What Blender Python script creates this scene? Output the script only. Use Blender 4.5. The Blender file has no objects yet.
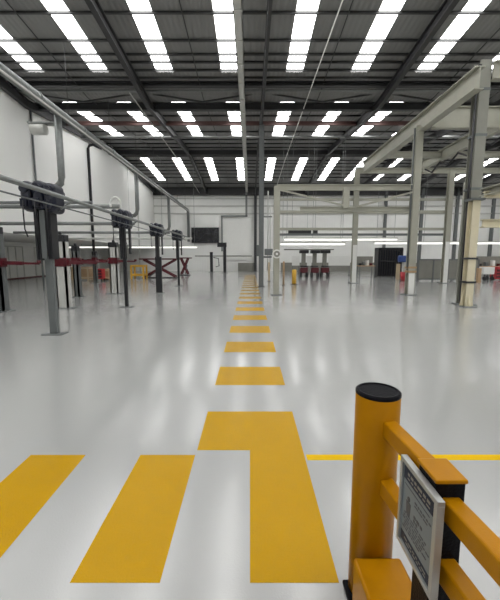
import bpy, bmesh, math, random
from mathutils import Vector, Matrix
random.seed(4)
S = bpy.context.scene
COL = S.collection

# ---------------------------------------------------------------- camera model (500x600 photograph)
FPX, CAM_H = 340.0, 1.65
TH = math.atan(43 / FPX)
def ray(px, py):
    u = (px - 250) / FPX; v = (300 - py) / FPX
    return u, math.cos(TH) + v * math.sin(TH), v * math.cos(TH) - math.sin(TH)
def at(px, py, Y):
    a, b, c = ray(px, py); t = Y / b
    return a * t, CAM_H + c * t
def zat(py, Y): return at(250, py, Y)[1]
def xat(px, py, Y): return at(px, py, Y)[0]
def fl(px, py, z=0.0):
    a, b, c = ray(px, py); t = (z - CAM_H) / c
    return a * t, b * t

# ---------------------------------------------------------------- materials
def mat(name, col, rough=0.5, metal=0.0, noise=0.0, scale=8.0, bump=0.0, bscale=60.0, emit=0.0, stretch=None, spec=0.5):
    m = bpy.data.materials.new(name); m.use_nodes = True
    nt = m.node_tree; b = nt.nodes['Principled BSDF']
    b.inputs['Base Color'].default_value = (*col, 1)
    b.inputs['Roughness'].default_value = rough
    b.inputs['Metallic'].default_value = metal
    b.inputs['Specular IOR Level'].default_value = spec
    tc = nt.nodes.new('ShaderNodeTexCoord')
    src = tc.outputs['Object']
    if stretch:
        mp = nt.nodes.new('ShaderNodeMapping'); mp.inputs['Scale'].default_value = stretch
        nt.links.new(src, mp.inputs['Vector']); src = mp.outputs['Vector']
    if noise:
        n = nt.nodes.new('ShaderNodeTexNoise'); n.inputs['Scale'].default_value = scale; n.inputs['Detail'].default_value = 4
        nt.links.new(src, n.inputs['Vector'])
        r = nt.nodes.new('ShaderNodeMix'); r.data_type = 'RGBA'
        r.inputs[6].default_value = (*[c * (1 - noise) for c in col], 1)
        r.inputs[7].default_value = (*[min(1, c * (1 + noise)) for c in col], 1)
        nt.links.new(n.outputs['Fac'], r.inputs[0]); nt.links.new(r.outputs[2], b.inputs['Base Color'])
    if bump:
        n2 = nt.nodes.new('ShaderNodeTexNoise'); n2.inputs['Scale'].default_value = bscale; n2.inputs['Detail'].default_value = 2
        nt.links.new(src, n2.inputs['Vector'])
        bp = nt.nodes.new('ShaderNodeBump'); bp.inputs['Strength'].default_value = bump; bp.inputs['Distance'].default_value = 0.01
        nt.links.new(n2.outputs['Fac'], bp.inputs['Height']); nt.links.new(bp.outputs['Normal'], b.inputs['Normal'])
    if emit:
        b.inputs['Emission Color'].default_value = (*col, 1); b.inputs['Emission Strength'].default_value = emit
    return m

def ribbed(name, col, rough, axis, scale, bump, noise=0.08, emit=0.0):
    m = mat(name, col, rough, noise=noise, scale=0.6, emit=emit)
    nt = m.node_tree; b = nt.nodes['Principled BSDF']
    tc = nt.nodes.new('ShaderNodeTexCoord')
    w = nt.nodes.new('ShaderNodeTexWave'); w.wave_type = 'BANDS'; w.bands_direction = axis; w.inputs['Scale'].default_value = scale
    nt.links.new(tc.outputs['Object'], w.inputs['Vector'])
    bp = nt.nodes.new('ShaderNodeBump'); bp.inputs['Strength'].default_value = bump; bp.inputs['Distance'].default_value = 0.03
    nt.links.new(w.outputs['Fac'], bp.inputs['Height']); nt.links.new(bp.outputs['Normal'], b.inputs['Normal'])
    return m

def floor_material():
    m = mat('epoxy_floor', (0.372, 0.374, 0.366), 0.08, noise=0.035, scale=0.5)
    nt = m.node_tree; b = nt.nodes['Principled BSDF']
    tc = nt.nodes.new('ShaderNodeTexCoord')
    n = nt.nodes.new('ShaderNodeTexNoise'); n.inputs['Scale'].default_value = 95; n.inputs['Detail'].default_value = 2
    n3 = nt.nodes.new('ShaderNodeTexNoise'); n3.inputs['Scale'].default_value = 2.2; n3.inputs['Detail'].default_value = 3
    nt.links.new(tc.outputs['Object'], n.inputs['Vector']); nt.links.new(tc.outputs['Object'], n3.inputs['Vector'])
    b1 = nt.nodes.new('ShaderNodeBump'); b1.inputs['Strength'].default_value = 0.10; b1.inputs['Distance'].default_value = 0.01
    b2 = nt.nodes.new('ShaderNodeBump'); b2.inputs['Strength'].default_value = 0.05; b2.inputs['Distance'].default_value = 0.02
    nt.links.new(n.outputs['Fac'], b1.inputs['Height']); nt.links.new(n3.outputs['Fac'], b2.inputs['Height'])
    nt.links.new(b1.outputs['Normal'], b2.inputs['Normal']); nt.links.new(b2.outputs['Normal'], b.inputs['Normal'])
    b.inputs['IOR'].default_value = 1.6; b.inputs['Coat Weight'].default_value = 0.3; b.inputs['Coat Roughness'].default_value = 0.12
    mr = nt.nodes.new('ShaderNodeMapRange'); mr.inputs['To Min'].default_value = 0.11; mr.inputs['To Max'].default_value = 0.20
    nt.links.new(n3.outputs['Fac'], mr.inputs['Value']); nt.links.new(mr.outputs['Result'], b.inputs['Roughness'])
    return m

M = dict(
    floor=floor_material(),
    paint=mat('yellow_floor_paint', (0.46, 0.255, 0.0002), 0.2, noise=0.06, scale=3, bump=0.35, bscale=95, spec=0.12),
    linepaint=mat('bright_yellow_line', (0.66, 0.41, 0.001), 0.25, spec=0.1, noise=0.04),
    wall=mat('white_wall', (0.85, 0.85, 0.825), 0.6, noise=0.05, scale=0.35),
    farwall=ribbed('white_cladding', (0.84, 0.84, 0.815), 0.5, 'X', 1.6, 0.25),
    deck=ribbed('grey_roof_deck', (0.235, 0.235, 0.23), 0.6, 'X', 1.6, 0.5),
    rooflight=ribbed('rooflight_sheet', (1.0, 1.0, 0.99), 0.5, 'X', 1.6, 0.3, emit=6.0),
    dark=mat('dark_steel', (0.035, 0.035, 0.037), 0.5, noise=0.2, scale=3),
    purlin=mat('purlin_steel', (0.06, 0.06, 0.06), 0.45, metal=0.2, noise=0.2, scale=2),
    red_oxide=mat('red_oxide_steel', (0.10, 0.05, 0.045), 0.5, noise=0.2, scale=3),
    galv=mat('galvanised_steel', (0.21, 0.22, 0.215), 0.38, metal=0.5, noise=0.2, scale=9),
    pale=mat('pale_grey_paint', (0.55, 0.55, 0.52), 0.4, noise=0.08, scale=4),
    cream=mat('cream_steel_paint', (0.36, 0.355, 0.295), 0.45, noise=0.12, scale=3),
    cream_lit=mat('lit_warm_cream_paint', (0.66, 0.60, 0.43), 0.4, noise=0.1, scale=5),  # yellower cream, with its brighter lit look put into the colour
    creamdark=mat('dark_cream_paint', (0.24, 0.24, 0.205), 0.45, noise=0.15, scale=3),  # darker, greyer cream for the tall column
    white=mat('white_paint', (0.78, 0.78, 0.75), 0.4, noise=0.05, scale=5),
    black=mat('black_paint', (0.012, 0.012, 0.015), 0.4, noise=0.2, scale=10),
    navy=mat('navy_plastic', (0.006, 0.008, 0.02), 0.35, noise=0.3, scale=8),
    postgrey=mat('grey_post_paint', (0.13, 0.14, 0.14), 0.4, noise=0.15, scale=6),
    red=mat('dark_red_paint', (0.085, 0.005, 0.011), 0.4, noise=0.2, scale=6),
    redbright=mat('red_paint', (0.45, 0.03, 0.04), 0.4, noise=0.1, scale=6),
    guard=mat('guard_yellow', (0.39, 0.165, 0.0005), 0.34, noise=0.10, scale=14, bump=0.05, bscale=200, spec=0.12),
    guardcap=mat('guard_cap_black', (0.005, 0.005, 0.007), 0.4, noise=0.5, scale=60, bump=0.2, bscale=120, spec=0.06),
    yellow=mat('yellow_paint', (0.72, 0.42, 0.05), 0.4, noise=0.1, scale=8),
    wood=mat('pale_wood', (0.42, 0.28, 0.16), 0.6, noise=0.25, scale=6, stretch=(1, 1, 8)),
    frame=mat('aluminium_frame', (0.36, 0.37, 0.36), 0.35, metal=0.6, noise=0.05),
    sheet=mat('sign_sheet', (0.16, 0.19, 0.205), 0.35, noise=0.04, scale=20, spec=0.2),
    header=mat('sign_header', (0.004, 0.012, 0.035), 0.4, noise=0.3, scale=40, spec=0.15),
    ink=mat('sign_ink', (0.05, 0.05, 0.06), 0.5),
    fence=mat('fence_grey', (0.22, 0.215, 0.19), 0.6, noise=0.15, scale=3),
    lamp=mat('lamp_tube', (0.9, 0.89, 0.85), 0.4, emit=0.9),
    screen=mat('dark_screen', (0.012, 0.012, 0.016), 0.2, noise=0.6, scale=2),
    blue=mat('blue_plastic', (0.03, 0.07, 0.25), 0.4, noise=0.1),
    tan=mat('tan_board', (0.52, 0.42, 0.28), 0.5, noise=0.1),
)

# ---------------------------------------------------------------- mesh builder
class MB:
    def __init__(self): self.bm = bmesh.new()
    def box(self, x0, x1, y0, y1, z0, z1, bev=0.0, seg=2):
        r = bmesh.ops.create_cube(self.bm, size=1.0)
        vs = r['verts']
        for v in vs:
            v.co = Vector(((x0 + x1) / 2 + v.co.x * (x1 - x0), (y0 + y1) / 2 + v.co.y * (y1 - y0), (z0 + z1) / 2 + v.co.z * (z1 - z0)))
        if bev:
            es = list({e for v in vs for e in v.link_edges})
            bmesh.ops.bevel(self.bm, geom=es, offset=bev, segments=seg, affect='EDGES', profile=0.5)
        return self
    def bar(self, p0, p1, w, h, up=(0, 0, 1)):
        """rectangular bar from p0 to p1, width w (sideways), height h"""
        p0, p1 = Vector(p0), Vector(p1); d = (p1 - p0); d.normalize()
        u = Vector(up)
        if abs(d.dot(u)) > 0.98: u = Vector((0, 1, 0))
        s = d.cross(u); s.normalize(); u = s.cross(d)
        ring = []
        for p in (p0, p1):
            ring.append([self.bm.verts.new(p + s * a * w / 2 + u * b * h / 2) for a, b in ((-1, -1), (1, -1), (1, 1), (-1, 1))])
        a, b = ring
        for i in range(4):
            self.bm.faces.new((a[i], a[(i + 1) % 4], b[(i + 1) % 4], b[i]))
        self.bm.faces.new(a[::-1]); self.bm.faces.new(b)
        return self
    def ibeam(self, p0, p1, w, h, tf=0.03, tw=0.03, up=(0, 0, 1)):
        p0, p1 = Vector(p0), Vector(p1); d = (p1 - p0); d.normalize(); u = Vector(up)
        if abs(d.dot(u)) > 0.98: u = Vector((0, 1, 0))
        s = d.cross(u); s.normalize(); u = s.cross(d)
        prof = [(-w/2, -h/2), (w/2, -h/2), (w/2, -h/2+tf), (tw/2, -h/2+tf), (tw/2, h/2-tf), (w/2, h/2-tf), (w/2, h/2), (-w/2, h/2), (-w/2, h/2-tf), (-tw/2, h/2-tf), (-tw/2, -h/2+tf), (-w/2, -h/2+tf)]
        A = [self.bm.verts.new(p0 + s * a + u * b) for a, b in prof]
        B = [self.bm.verts.new(p1 + s * a + u * b) for a, b in prof]
        n = len(prof)
        for i in range(n): self.bm.faces.new((A[i], A[(i+1) % n], B[(i+1) % n], B[i]))
        self.bm.faces.new(A[::-1]); self.bm.faces.new(B)
        return self
    def tube(self, pts, r, n=10, caps=True):
        pts = [Vector(p) for p in pts]; rings = []
        for i, p in enumerate(pts):
            d = (pts[min(i+1, len(pts)-1)] - pts[max(i-1, 0)]); d.normalize()
            u = Vector((0, 0, 1)) if abs(d.z) < 0.9 else Vector((0, 1, 0))
            s = d.cross(u); s.normalize(); u = s.cross(d)
            rr = r[i] if isinstance(r, (list, tuple)) else r
            rings.append([self.bm.verts.new(p + (s * math.cos(2*math.pi*k/n) + u * math.sin(2*math.pi*k/n)) * rr) for k in range(n)])
        for a, b in zip(rings, rings[1:]):
            for k in range(n):
                f = self.bm.faces.new((a[k], a[(k+1) % n], b[(k+1) % n], b[k])); f.smooth = True
        if caps:
            self.bm.faces.new(rings[0][::-1]); self.bm.faces.new(rings[-1])
        return self
    def cyl(self, p0, p1, r, n=24): return self.tube([p0, p1], r, n)
    def lathe(self, c, prof, n=40):
        """revolve (radius, z) profile around the vertical through c"""
        cx, cy = c; rings = []
        for r, z in prof:
            if r < 1e-6: rings.append([self.bm.verts.new((cx, cy, z))])
            else: rings.append([self.bm.verts.new((cx + r*math.cos(2*math.pi*k/n), cy + r*math.sin(2*math.pi*k/n), z)) for k in range(n)])
        for a, b in zip(rings, rings[1:]):
            for k in range(n):
                q = [a[k % len(a)], a[(k+1) % len(a)], b[(k+1) % len(b)], b[k % len(b)]]
                q2 = []
                for v in q:
                    if v not in q2: q2.append(v)
                if len(q2) > 2:
                    f = self.bm.faces.new(q2); f.smooth = len(q2) == 4 and abs(a[0].co.z - b[0].co.z) > 1e-3
        return self
    def poly(self, outline, axis, t0, t1):
        """extrude a 2D outline: axis 'y' -> outline in (x,z), 'x' -> (y,z), 'z' -> (x,y)"""
        def co(p, t):
            return {'y': (p[0], t, p[1]), 'x': (t, p[0], p[1]), 'z': (p[0], p[1], t)}[axis]
        A = [self.bm.verts.new(co(p, t0)) for p in outline]; B = [self.bm.verts.new(co(p, t1)) for p in outline]
        n = len(A)
        for i in range(n): self.bm.faces.new((A[i], A[(i+1) % n], B[(i+1) % n], B[i]))
        self.bm.faces.new(A[::-1]); self.bm.faces.new(B)
        return self
    def build(self, name, material, parent=None, origin=None):
        bm = self.bm
        bmesh.ops.recalc_face_normals(bm, faces=bm.faces)
        if parent is not None:
            off = Vector((0, 0, 0)); p = parent
            while p is not None: off += p.location; p = p.parent
            loc = Vector((0, 0, 0))
        else:
            xs = [v.co for v in bm.verts]
            off = Vector(origin) if origin else Vector(((min(c.x for c in xs)+max(c.x for c in xs))/2, (min(c.y for c in xs)+max(c.y for c in xs))/2, min(c.z for c in xs)))
            loc = off
        for v in bm.verts: v.co -= off
        me = bpy.data.meshes.new(name); bm.to_mesh(me); bm.free()
        me.materials.append(M[material] if isinstance(material, str) else material)
        o = bpy.data.objects.new(name, me); COL.objects.link(o); o.location = loc
        if parent is not None: o.parent = parent
        return o

def tag(o, label, cat=None, group=None, kind=None):
    o['label'] = label
    if cat: o['category'] = cat
    if group: o['group'] = group
    if kind: o['kind'] = kind
    return o
def thing(name, label, cat, loc, group=None, kind=None):
    o = bpy.data.objects.new(name, None); COL.objects.link(o); o.location = loc
    o.empty_display_size = 0.1
    return tag(o, label, cat, group, kind)
ORD = ['first', 'second', 'third', 'fourth', 'fifth', 'sixth', 'seventh', 'eighth', 'ninth', 'tenth', 'eleventh', 'twelfth', 'thirteenth', 'fourteenth', 'fifteenth', 'sixteenth', 'seventeenth', 'eighteenth', 'nineteenth', 'twentieth'] + ['twenty-' + w for w in ('first','second','third','fourth','fifth','sixth','seventh','eighth','ninth')] + ['thirtieth'] + ['thirty-' + w for w in ('first','second','third','fourth','fifth','sixth','seventh','eighth','ninth')]

# ================================================================= THE SETTING
WX, EX = -11.0, 30.0          # west wall, east wall
Y0, Y1 = -14.0, 40.0          # back wall, far wall
ZE, ZR = 9.45, 10.45          # valley / ridge heights
NODES = [(-14.0, 10.45), (-3.6, 9.45), (7.0, 10.45), (17.6, 9.45), (28.8, 10.45), (40.0, 9.45)]
def roofz(y):
    for (a, za), (b, zb) in zip(NODES, NODES[1:]):
        if a <= y <= b: return za + (zb - za) * (y - a) / (b - a)
    return ZE
def roof_at(py):
    """where a sight line at row py meets the roof underside"""
    a, b, c = ray(250, py); y = 5.0
    while y < 39.9:
        if CAM_H + c / b * y >= roofz(y): return y
        y += 0.01
    return 39.9

floor = MB().box(-17.6, EX, Y0, Y1, -0.2, 0).build('floor', 'floor', origin=(0, 0, 0))
tag(floor, 'glossy light grey epoxy floor of the workshop hall', 'floor', kind='structure')

def stripe(x0, x1, y0, y1, skew=None, m='paint'):
    b = MB()
    if skew: b.poly(skew, 'z', 0.0002, 0.0016)
    else: b.box(x0, x1, y0, y1, 0.0002, 0.0016)
    o = b.build('painted_stripe', m, floor); o['label'] = 'yellow painted floor stripe'
    return o
# walkway dashes, first one runs on into a long bar
stripe(0, 0, 0, 0, skew=[(-0.455, 2.74), (0.0, 2.74), (0.0, 1.54), (0.455, 1.54), (0.455, 3.48), (-0.455, 3.48)])
k = 0
for ya in [4.24 + 1.535 * i for i in range(18)]:
    stripe(-0.455, 0.455, ya, ya + 0.74)
for x0 in (-0.92, -1.84, -2.76): stripe(x0, x0 + 0.46, 1.54, 2.67)
stripe(0.47, 7.0, 2.595, 2.675, m='linepaint')

# walls
tag(MB().box(WX - 0.2, EX + .2, Y1, Y1 + 0.2, 0, 9.6).build('wall_far', 'farwall'), 'white clad end wall of the hall beyond the lifts', 'wall', kind='structure')
tag(MB().box(-17.8, EX + .2, Y0 - 0.2, Y0, 0, 10.6).build('wall_back', 'wall'), 'white wall behind the camera', 'wall', kind='structure')
tag(MB().box(EX, EX + .2, Y0, Y1, 0, 10.6).build('wall_right', 'wall'), 'white side wall beyond the cream steel frame', 'wall', kind='structure')
b = MB(); b.box(WX - 0.2, WX, Y0, Y1, 2.75, 10.7)
tag(b.build('wall_left', 'wall'), 'white upper side wall beside the long overhead duct', 'wall', kind='structure')
# low annexe beneath the upper wall
tag(MB().box(-17.8, -17.6, Y0, Y1, 0, 2.95).build('wall_annexe', 'wall'), 'white low wall at the back of the side annexe', 'wall', kind='structure')
tag(MB().box(-17.6, WX - 0.2, Y0, Y1, 2.75, 2.95).build('ceiling_annexe', 'wall'), 'white low ceiling of the side annexe', 'ceiling', kind='structure')
tag(MB().box(-17.6, WX - 0.2, Y1, Y1 + .2, 0, 2.75).build('wall_annexe_end', 'wall'), 'white end wall of the low side annexe', 'wall', kind='structure')
tag(MB().box(-17.6, -17.56, 12, 38, 0.0, 0.10).build('baseboard_annexe', 'red'), 'dark red skirting along the low annexe wall', 'baseboard', kind='structure')
# lighter sectional door on the far wall and the grey dado beside it
d = thing('door_1', 'plain white sectional door in the far wall beside the dark screen', 'door', (-1.45, 39.97, 0), kind='structure')
MB().box(xat(222, 240, 40), xat(254, 240, 40), 39.93, 39.99, 1.3, zat(217, 40)).build('door_panel', 'white', d)
tag(MB().box(-1.4, 0.55, 39.86, 39.98, 0, 0.98).build('trim_1', 'fence'), 'short grey dado under the white sectional door', 'trim', kind='structure')
tag(MB().box(3.6, EX, 39.86, 39.98, 0, 1.0).build('trim_2', 'fence'), 'long grey dado along the far wall behind the service machines', 'trim', kind='structure')
for i, py in enumerate((198.5, 206, 213.5)):
    z = zat(py, 39.9)
    tag(MB().box(WX, EX, 39.86, 39.99, z - 0.07, z + 0.07).build('trim_%d' % (i + 3), 'pale'), 'pale horizontal rail across the far wall, %s from the roof' % ORD[i], 'trim', kind='structure')
for i, px in enumerate((385, 421, 456, 492)):
    x = xat(px, 220, 39.9)
    tag(MB().box(x - 0.14, x + 0.14, 39.7, 39.99, 0, 9.4).build('trim_%d' % (i + 6), 'postgrey'), 'dark vertical post on the far wall, %s from the white door' % ORD[i], 'trim', kind='structure')

# roof deck with openings, rooflights
SKX = [-0.88 + 2.8 * k for k in range(-3, 11)]
HW = 0.36
PANS = [(-14.0, -3.6, -12.5, -4.9, 'back'), (-3.6, 7.0, -1.4, 5.9, 'overhead'), (7.0, 17.6, 7.9, roof_at(72), 'near'), (17.6, 28.8, roof_at(102), roof_at(137), 'middle'), (28.8, 40.0, roof_at(158), roof_at(180.5), 'far')]
deck = MB()
def slab(b, x0, x1, ya, yb, t=0.04, dz=0.0):
    za, zb = roofz(ya) + dz, roofz(yb) + dz
    vs = [b.bm.verts.new(c) for c in ((x0, ya, za), (x1, ya, za), (x1, yb, zb), (x0, yb, zb), (x0, ya, za+t), (x1, ya, za+t), (x1, yb, zb+t), (x0, yb, zb+t))]
    for f in ((0, 1, 2, 3), (7, 6, 5, 4), (0, 4, 5, 1), (1, 5, 6, 2), (2, 6, 7, 3), (3, 7, 4, 0)): b.bm.faces.new([vs[i] for i in f])
for (ya, yb, sa, sb, nm) in PANS:
    ea, eb = ya + 0.0, yb - 0.0
    edge = [WX] + [e for x in SKX for e in (x - HW, x + HW)] + [EX]
    for i in range(0, len(edge), 2):
        slab(deck, edge[i], edge[i+1], ea, eb)
    for x in SKX:
        slab(deck, x - HW, x + HW, ea, sa); slab(deck, x - HW, x + HW, sb, eb)
tag(deck.build('ceiling', 'deck', origin=(0, 0, 9.4)), 'dark grey profiled metal roof deck over the hall', 'ceiling', kind='structure')
n = 0
for (ya, yb, sa, sb, nm) in PANS:
    for i, x in enumerate(SKX):
        n += 1
        b = MB(); slab(b, x - HW, x + HW, sa, sb, 0.02, 0.01)
        tag(b.build('window_%d' % n, 'rooflight'), 'white translucent rooflight strip, %s from the ducted side wall in the %s roof slope' % (ORD[i], nm), 'rooflight', 'rooflights of the %s slope' % nm, 'structure')

# purlins
py_list = [11, 39, 53, 61, 69]
ypur = [7.3, 8.6, 10.0] + [roof_at(p) for p in py_list] + [16.2] + [roof_at(p) for p in (108, 115, 131, 139, 143, 147, 150, 153, 155.5, 160, 163, 166.5, 170, 173.5, 177, 183)]
ypur = [-12.5, -10.9, -9.3, -7.7, -6.1, -4.5, -2.4, -1.0, 0.4, 1.8, 3.2, 4.6, 6.2] + ypur
for i, y in enumerate(ypur):
    z = roofz(y)
    b = MB(); h = 0.085 if y < 18 else 0.08; b.box(WX, EX, y - 0.02, y + 0.02, z - h, z - 0.005); b.box(WX, EX, y - 0.045, y + 0.02, z - h - .012, z - h); b.box(WX, EX, y - 0.02, y + 0.05, z - 0.02, z - 0.002)
    tag(b.build('purlin', 'purlin'), 'thin dark steel purlin crossing under the roof, %s from the far wall' % ORD[len(ypur) - 1 - i], 'purlin', 'roof purlins', 'structure')

for i in range(len(SKX) - 1):
    x = (SKX[i] + SKX[i + 1]) / 2
    if min(abs(x - r) for r in (-4.95, .6, 6.3, 12.2, 18.0, 23.8)) < .3: continue
    b = MB(); b.tube([(x, yy, zz - .12) for yy, zz in NODES[1:]], .022, 6)
    tag(b.build('sag_rod', 'dark'), 'thin dark tie rod under the roof midway between rooflights %s and %s' % (ORD[i], ORD[i + 1]), 'tie rod', 'roof tie rods', 'structure')
# rafters following the roof slopes
def pitched(y, dz): return (y, roofz(y) + dz)
RX = [-11 + 0.15, -4.95, 6.3, 12.2, 18.0, 23.8]
rn = ['against the ducted side wall', 'between the side wall and the walkway', 'over the cream crane beam', 'second beyond the cream crane beam', 'third beyond the cream crane beam', 'fourth beyond the cream crane beam']
for x, w in zip(RX, rn):
    b = MB()
    for (ya, za), (yb, zb) in zip(NODES, NODES[1:]):
        b.ibeam((x, ya, za - 0.42), (x, yb, zb - 0.42), 0.20, 0.40)
    tag(b.build('roof_beam', 'dark'), 'dark steel roof rafter running towards the far wall, ' + w, 'rafter', 'roof rafters', 'structure')
# lattice rafter over the walkway
b = MB(); x = 0.6
for (ya, za), (yb, zb) in zip(NODES[1:], NODES[2:]):
    b.ibeam((x, ya, za - 0.30), (x, yb, zb - 0.30), 0.11, 0.10); 
    b.bar((x, ya, za - 1.0), (x, yb, zb - 1.0), 0.11, 0.09)
    m = 12
    for i in range(m):
        y1, y2 = ya + (yb - ya) * i / m, ya + (yb - ya) * (i + 1) / m
        z1, z2 = za + (zb - za) * i / m, za + (zb - za) * (i + 1) / m
        if i % 2 == 0: b.bar((x, y1, z1 - 0.32), (x, y2, z2 - 0.98), 0.07, 0.07)
        else: b.bar((x, y1, z1 - 0.98), (x, y2, z2 - 0.32), 0.07, 0.07)
tag(b.build('roof_truss', 'dark'), 'dark lattice truss running above the yellow dashed walkway', 'truss', kind='structure')

# cross girders under the valley and eaves
def xgirder(y, zt, h, w, m, label, name='roof_girder'):
    b = MB(); b.ibeam((WX, y, zt - h / 2), (EX, y, zt - h / 2), w, h)
    tag(b.build(name, m), label, 'girder', kind='structure')
yv = 16.6
xgirder(yv, roofz(yv) - .01, roofz(yv) - .01 - zat(87, yv), 0.25, 'dark', 'dark cross girder at the near edge of the roof valley')
yv = 18.6
xgirder(yv, zat(103.5, yv), zat(103.5, yv) - zat(110.5, yv), 0.25, 'dark', 'dark deep cross girder at the far edge of the roof valley')
yv = 21.2
xgirder(yv, zat(121.5, yv), zat(121.5, yv) - zat(125.5, yv), 0.14, 'red_oxide', 'red-brown cross beam halfway up the middle roof slope')
xgirder(39.75, 9.44, 0.85, 0.3, 'dark', 'dark eaves girder along the top of the far wall')
xgirder(28.8, 10.2, 0.35, 0.2, 'dark', 'dark ridge girder between middle and far rooflights')
# valley bracing truss
b = MB(); ya, za, zb = 17.6, zat(92, 17.6) - .02, zat(102, 17.6)
xx = WX
i = 0
while xx < EX - 2.8:
    b.bar((xx, ya, za if i % 2 == 0 else zb), (xx + 2.9, ya, zb if i % 2 == 0 else za), 0.05, 0.07); xx += 2.9; i += 1
b.box(WX, EX, ya - .06, ya + .06, za - .05, za + .05)
tag(b.build('roof_bracing', 'purlin'), 'zigzag steel bracing between the two valley girders', 'bracing', kind='structure')

# ================================================================= OVERHEAD PIPES
def pipe(name, pts, r, m, label, cat, n=10):
    return tag(MB().tube(pts, r, n).build(name, m), label, cat)
pipe('sprinkler_pipe', [(WX, 23.3, zat(137, 23.3)), (EX, 23.3, zat(137, 23.3))], 0.075, 'galv', 'pale grey pipe crossing under the far end of the middle rooflights', 'pipe')
pipe('conduit', [(WX, 16.9, zat(90.5, 16.9)), (EX, 16.9, zat(90.5, 16.9))], 0.05, 'galv', 'grey conduit crossing just below the near valley girder', 'pipe')
pipe('cable', [(2.74, 8.0, 9.18), (2.74, 28.5, 9.18), (2.8, 39.55, 8.9)], 0.022, 'white', 'thin white cable strung along the roof beside the lattice truss', 'cable', 6)
pipe('cable', [(-5.55, 16.75, 9.15), (-5.6, 30.0, 9.15), (-5.7, 39.55, 8.8)], 0.03, 'pale', 'thin grey cable strung along the roof towards the dark screen', 'cable', 6)
# big central duct running to the far wall, then down and across to the white door
pts = [(-0.36, 6.0, 9.0), (-0.36, 25.0, 9.0), (-0.40, 39.2, 9.0), (-0.42, 39.6, 8.7), (-0.42, 39.6, zat(216, 39.6))]
t = thing('cable_tray', 'grey overhead cable tray running above the walkway to the far wall', 'cable tray', (-0.36, 22.0, 8.85))
b = MB(); b.box(-0.50, -0.23, 5.0, 39.55, 8.88, 8.91); b.box(-0.50, -0.475, 5.0, 39.55, 8.88, 9.02); b.box(-0.255, -0.23, 5.0, 39.55, 8.88, 9.02)
for i in range(24): b.box(-0.50, -0.23, 5.3 + i * 1.43, 5.36 + i * 1.43, 8.86, 8.88)
b.build('tray', 'pale', t)
b = MB()
for i in range(12):
    y = 6.6 + i * 2.9
    MB().tube([(-0.37, y, 8.9), (-0.37, y, roofz(y) - 0.02)], 0.012, 6).build('hanger_rod', 'galv', t)
b = MB(); b.tube([(-0.42, 8.0, 8.95), (-0.42, 36.0, 8.95)], 0.03, 8); b.tube([(-0.33, 8.0, 8.95), (-0.33, 36.0, 8.95)], 0.025, 8)
b.build('cable_run', 'black', t)
b = MB(); zj = zat(216, 39.8); xj = xat(221, 216, 39.8)
b.box(-0.52, -0.30, 39.72, 39.84, zj - .06, 8.88); b.box(xj, -0.30, 39.72, 39.84, zj - 0.1, zj + 0.06); b.box(xj, xj + 0.18, 39.72, 39.84, 2.3, zj)
b.build('wall_drop', 'galv', t)

# long overhead extraction duct beside the left wall with dropper legs
DX, DZ = -7.05, 6.93
t = thing('extraction_duct', 'long grey overhead extraction duct with dropper pipes along the white side wall', 'duct', (DX, 24, DZ))
b = MB(); b.tube([(DX, 4.0, DZ), (DX, 39.2, DZ), (DX, 39.55, DZ - 0.1), (DX, 39.65, DZ - 0.4), (DX, 39.65, 3.4)], 0.15, 14)
for y in range(6, 39, 3): b.tube([(DX, y, DZ), (DX, y + 0.08, DZ)], 0.18, 14)
b.build('main_duct', 'galv', t)
b = MB(); b.tube([(DX - .26, 4.0, DZ + .18), (DX - .26, 39.0, DZ + .18)], 0.06, 8); b.tube([(DX + .2, 4.0, DZ - .2), (DX + .2, 39.0, DZ - .2)], 0.035, 8)
b.build('side_pipe', 'pale', t)
for (yy, py_end) in ((13.3, 188), (22.0, 216), (30.5, 231)):
    zb = zat(py_end, yy)
    pts = [(DX - .05, yy, DZ), (DX - .05, yy, zb + 0.4), (DX - .1, yy, zb + 0.18), (DX - .25, yy, zb + 0.04), (DX - .62, yy, zb)]
    b = MB(); b.tube(pts, 0.125, 12); b.tube([(DX - .6, yy, zb), (DX - .72, yy, zb)], 0.16, 12)
    b.build('dropper_pipe', 'galv', t)
for yy in range(6, 40, 4):
    MB().tube([(DX, yy, DZ + .14), (DX, yy, roofz(yy) - .01)], .010, 6).build('hanger_rod', 'dark', t)
# fan box beside the nearest dropper
t2 = thing('extractor_fan', 'small grey extractor fan hung beside the nearest dropper pipe', 'fan', (-8.1, 13.6, 6.3))
b = MB(); b.tube([(-8.25, 13.6, 6.45), (-7.75, 13.6, 6.45)], 0.2, 16); b.build('fan_casing', 'pale', t2)
b = MB(); b.box(-8.35, -7.22, 13.45, 13.75, 6.62, 6.68); b.build('mounting_plate', 'galv', t2)

# wall pipes
def wally(px): return FPX * 10.95 / (250 - px) * 1.0
y = 18.0
pipe('downpipe', [(WX + .06, y, 9.2), (WX + .06, y, 0)], 0.05, 'postgrey', 'thin dark downpipe on the white side wall nearest the camera', 'pipe', 8)
y = 24.0
pipe('downpipe', [(WX + 1.0, y, 8.9), (WX + .45, y, 9.15), (WX + .2, y, 9.1), (WX + .1, y, 8.9), (WX + .09, y, 0)], 0.09, 'black', 'black downpipe with a bent top on the white side wall', 'pipe', 10)
pipe('downpipe', [(WX + .07, 34.0, 9.2), (WX + .07, 34.0, 0)], 0.06, 'pale', 'pale downpipe on the side wall near the far corner', 'pipe', 8)

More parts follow.
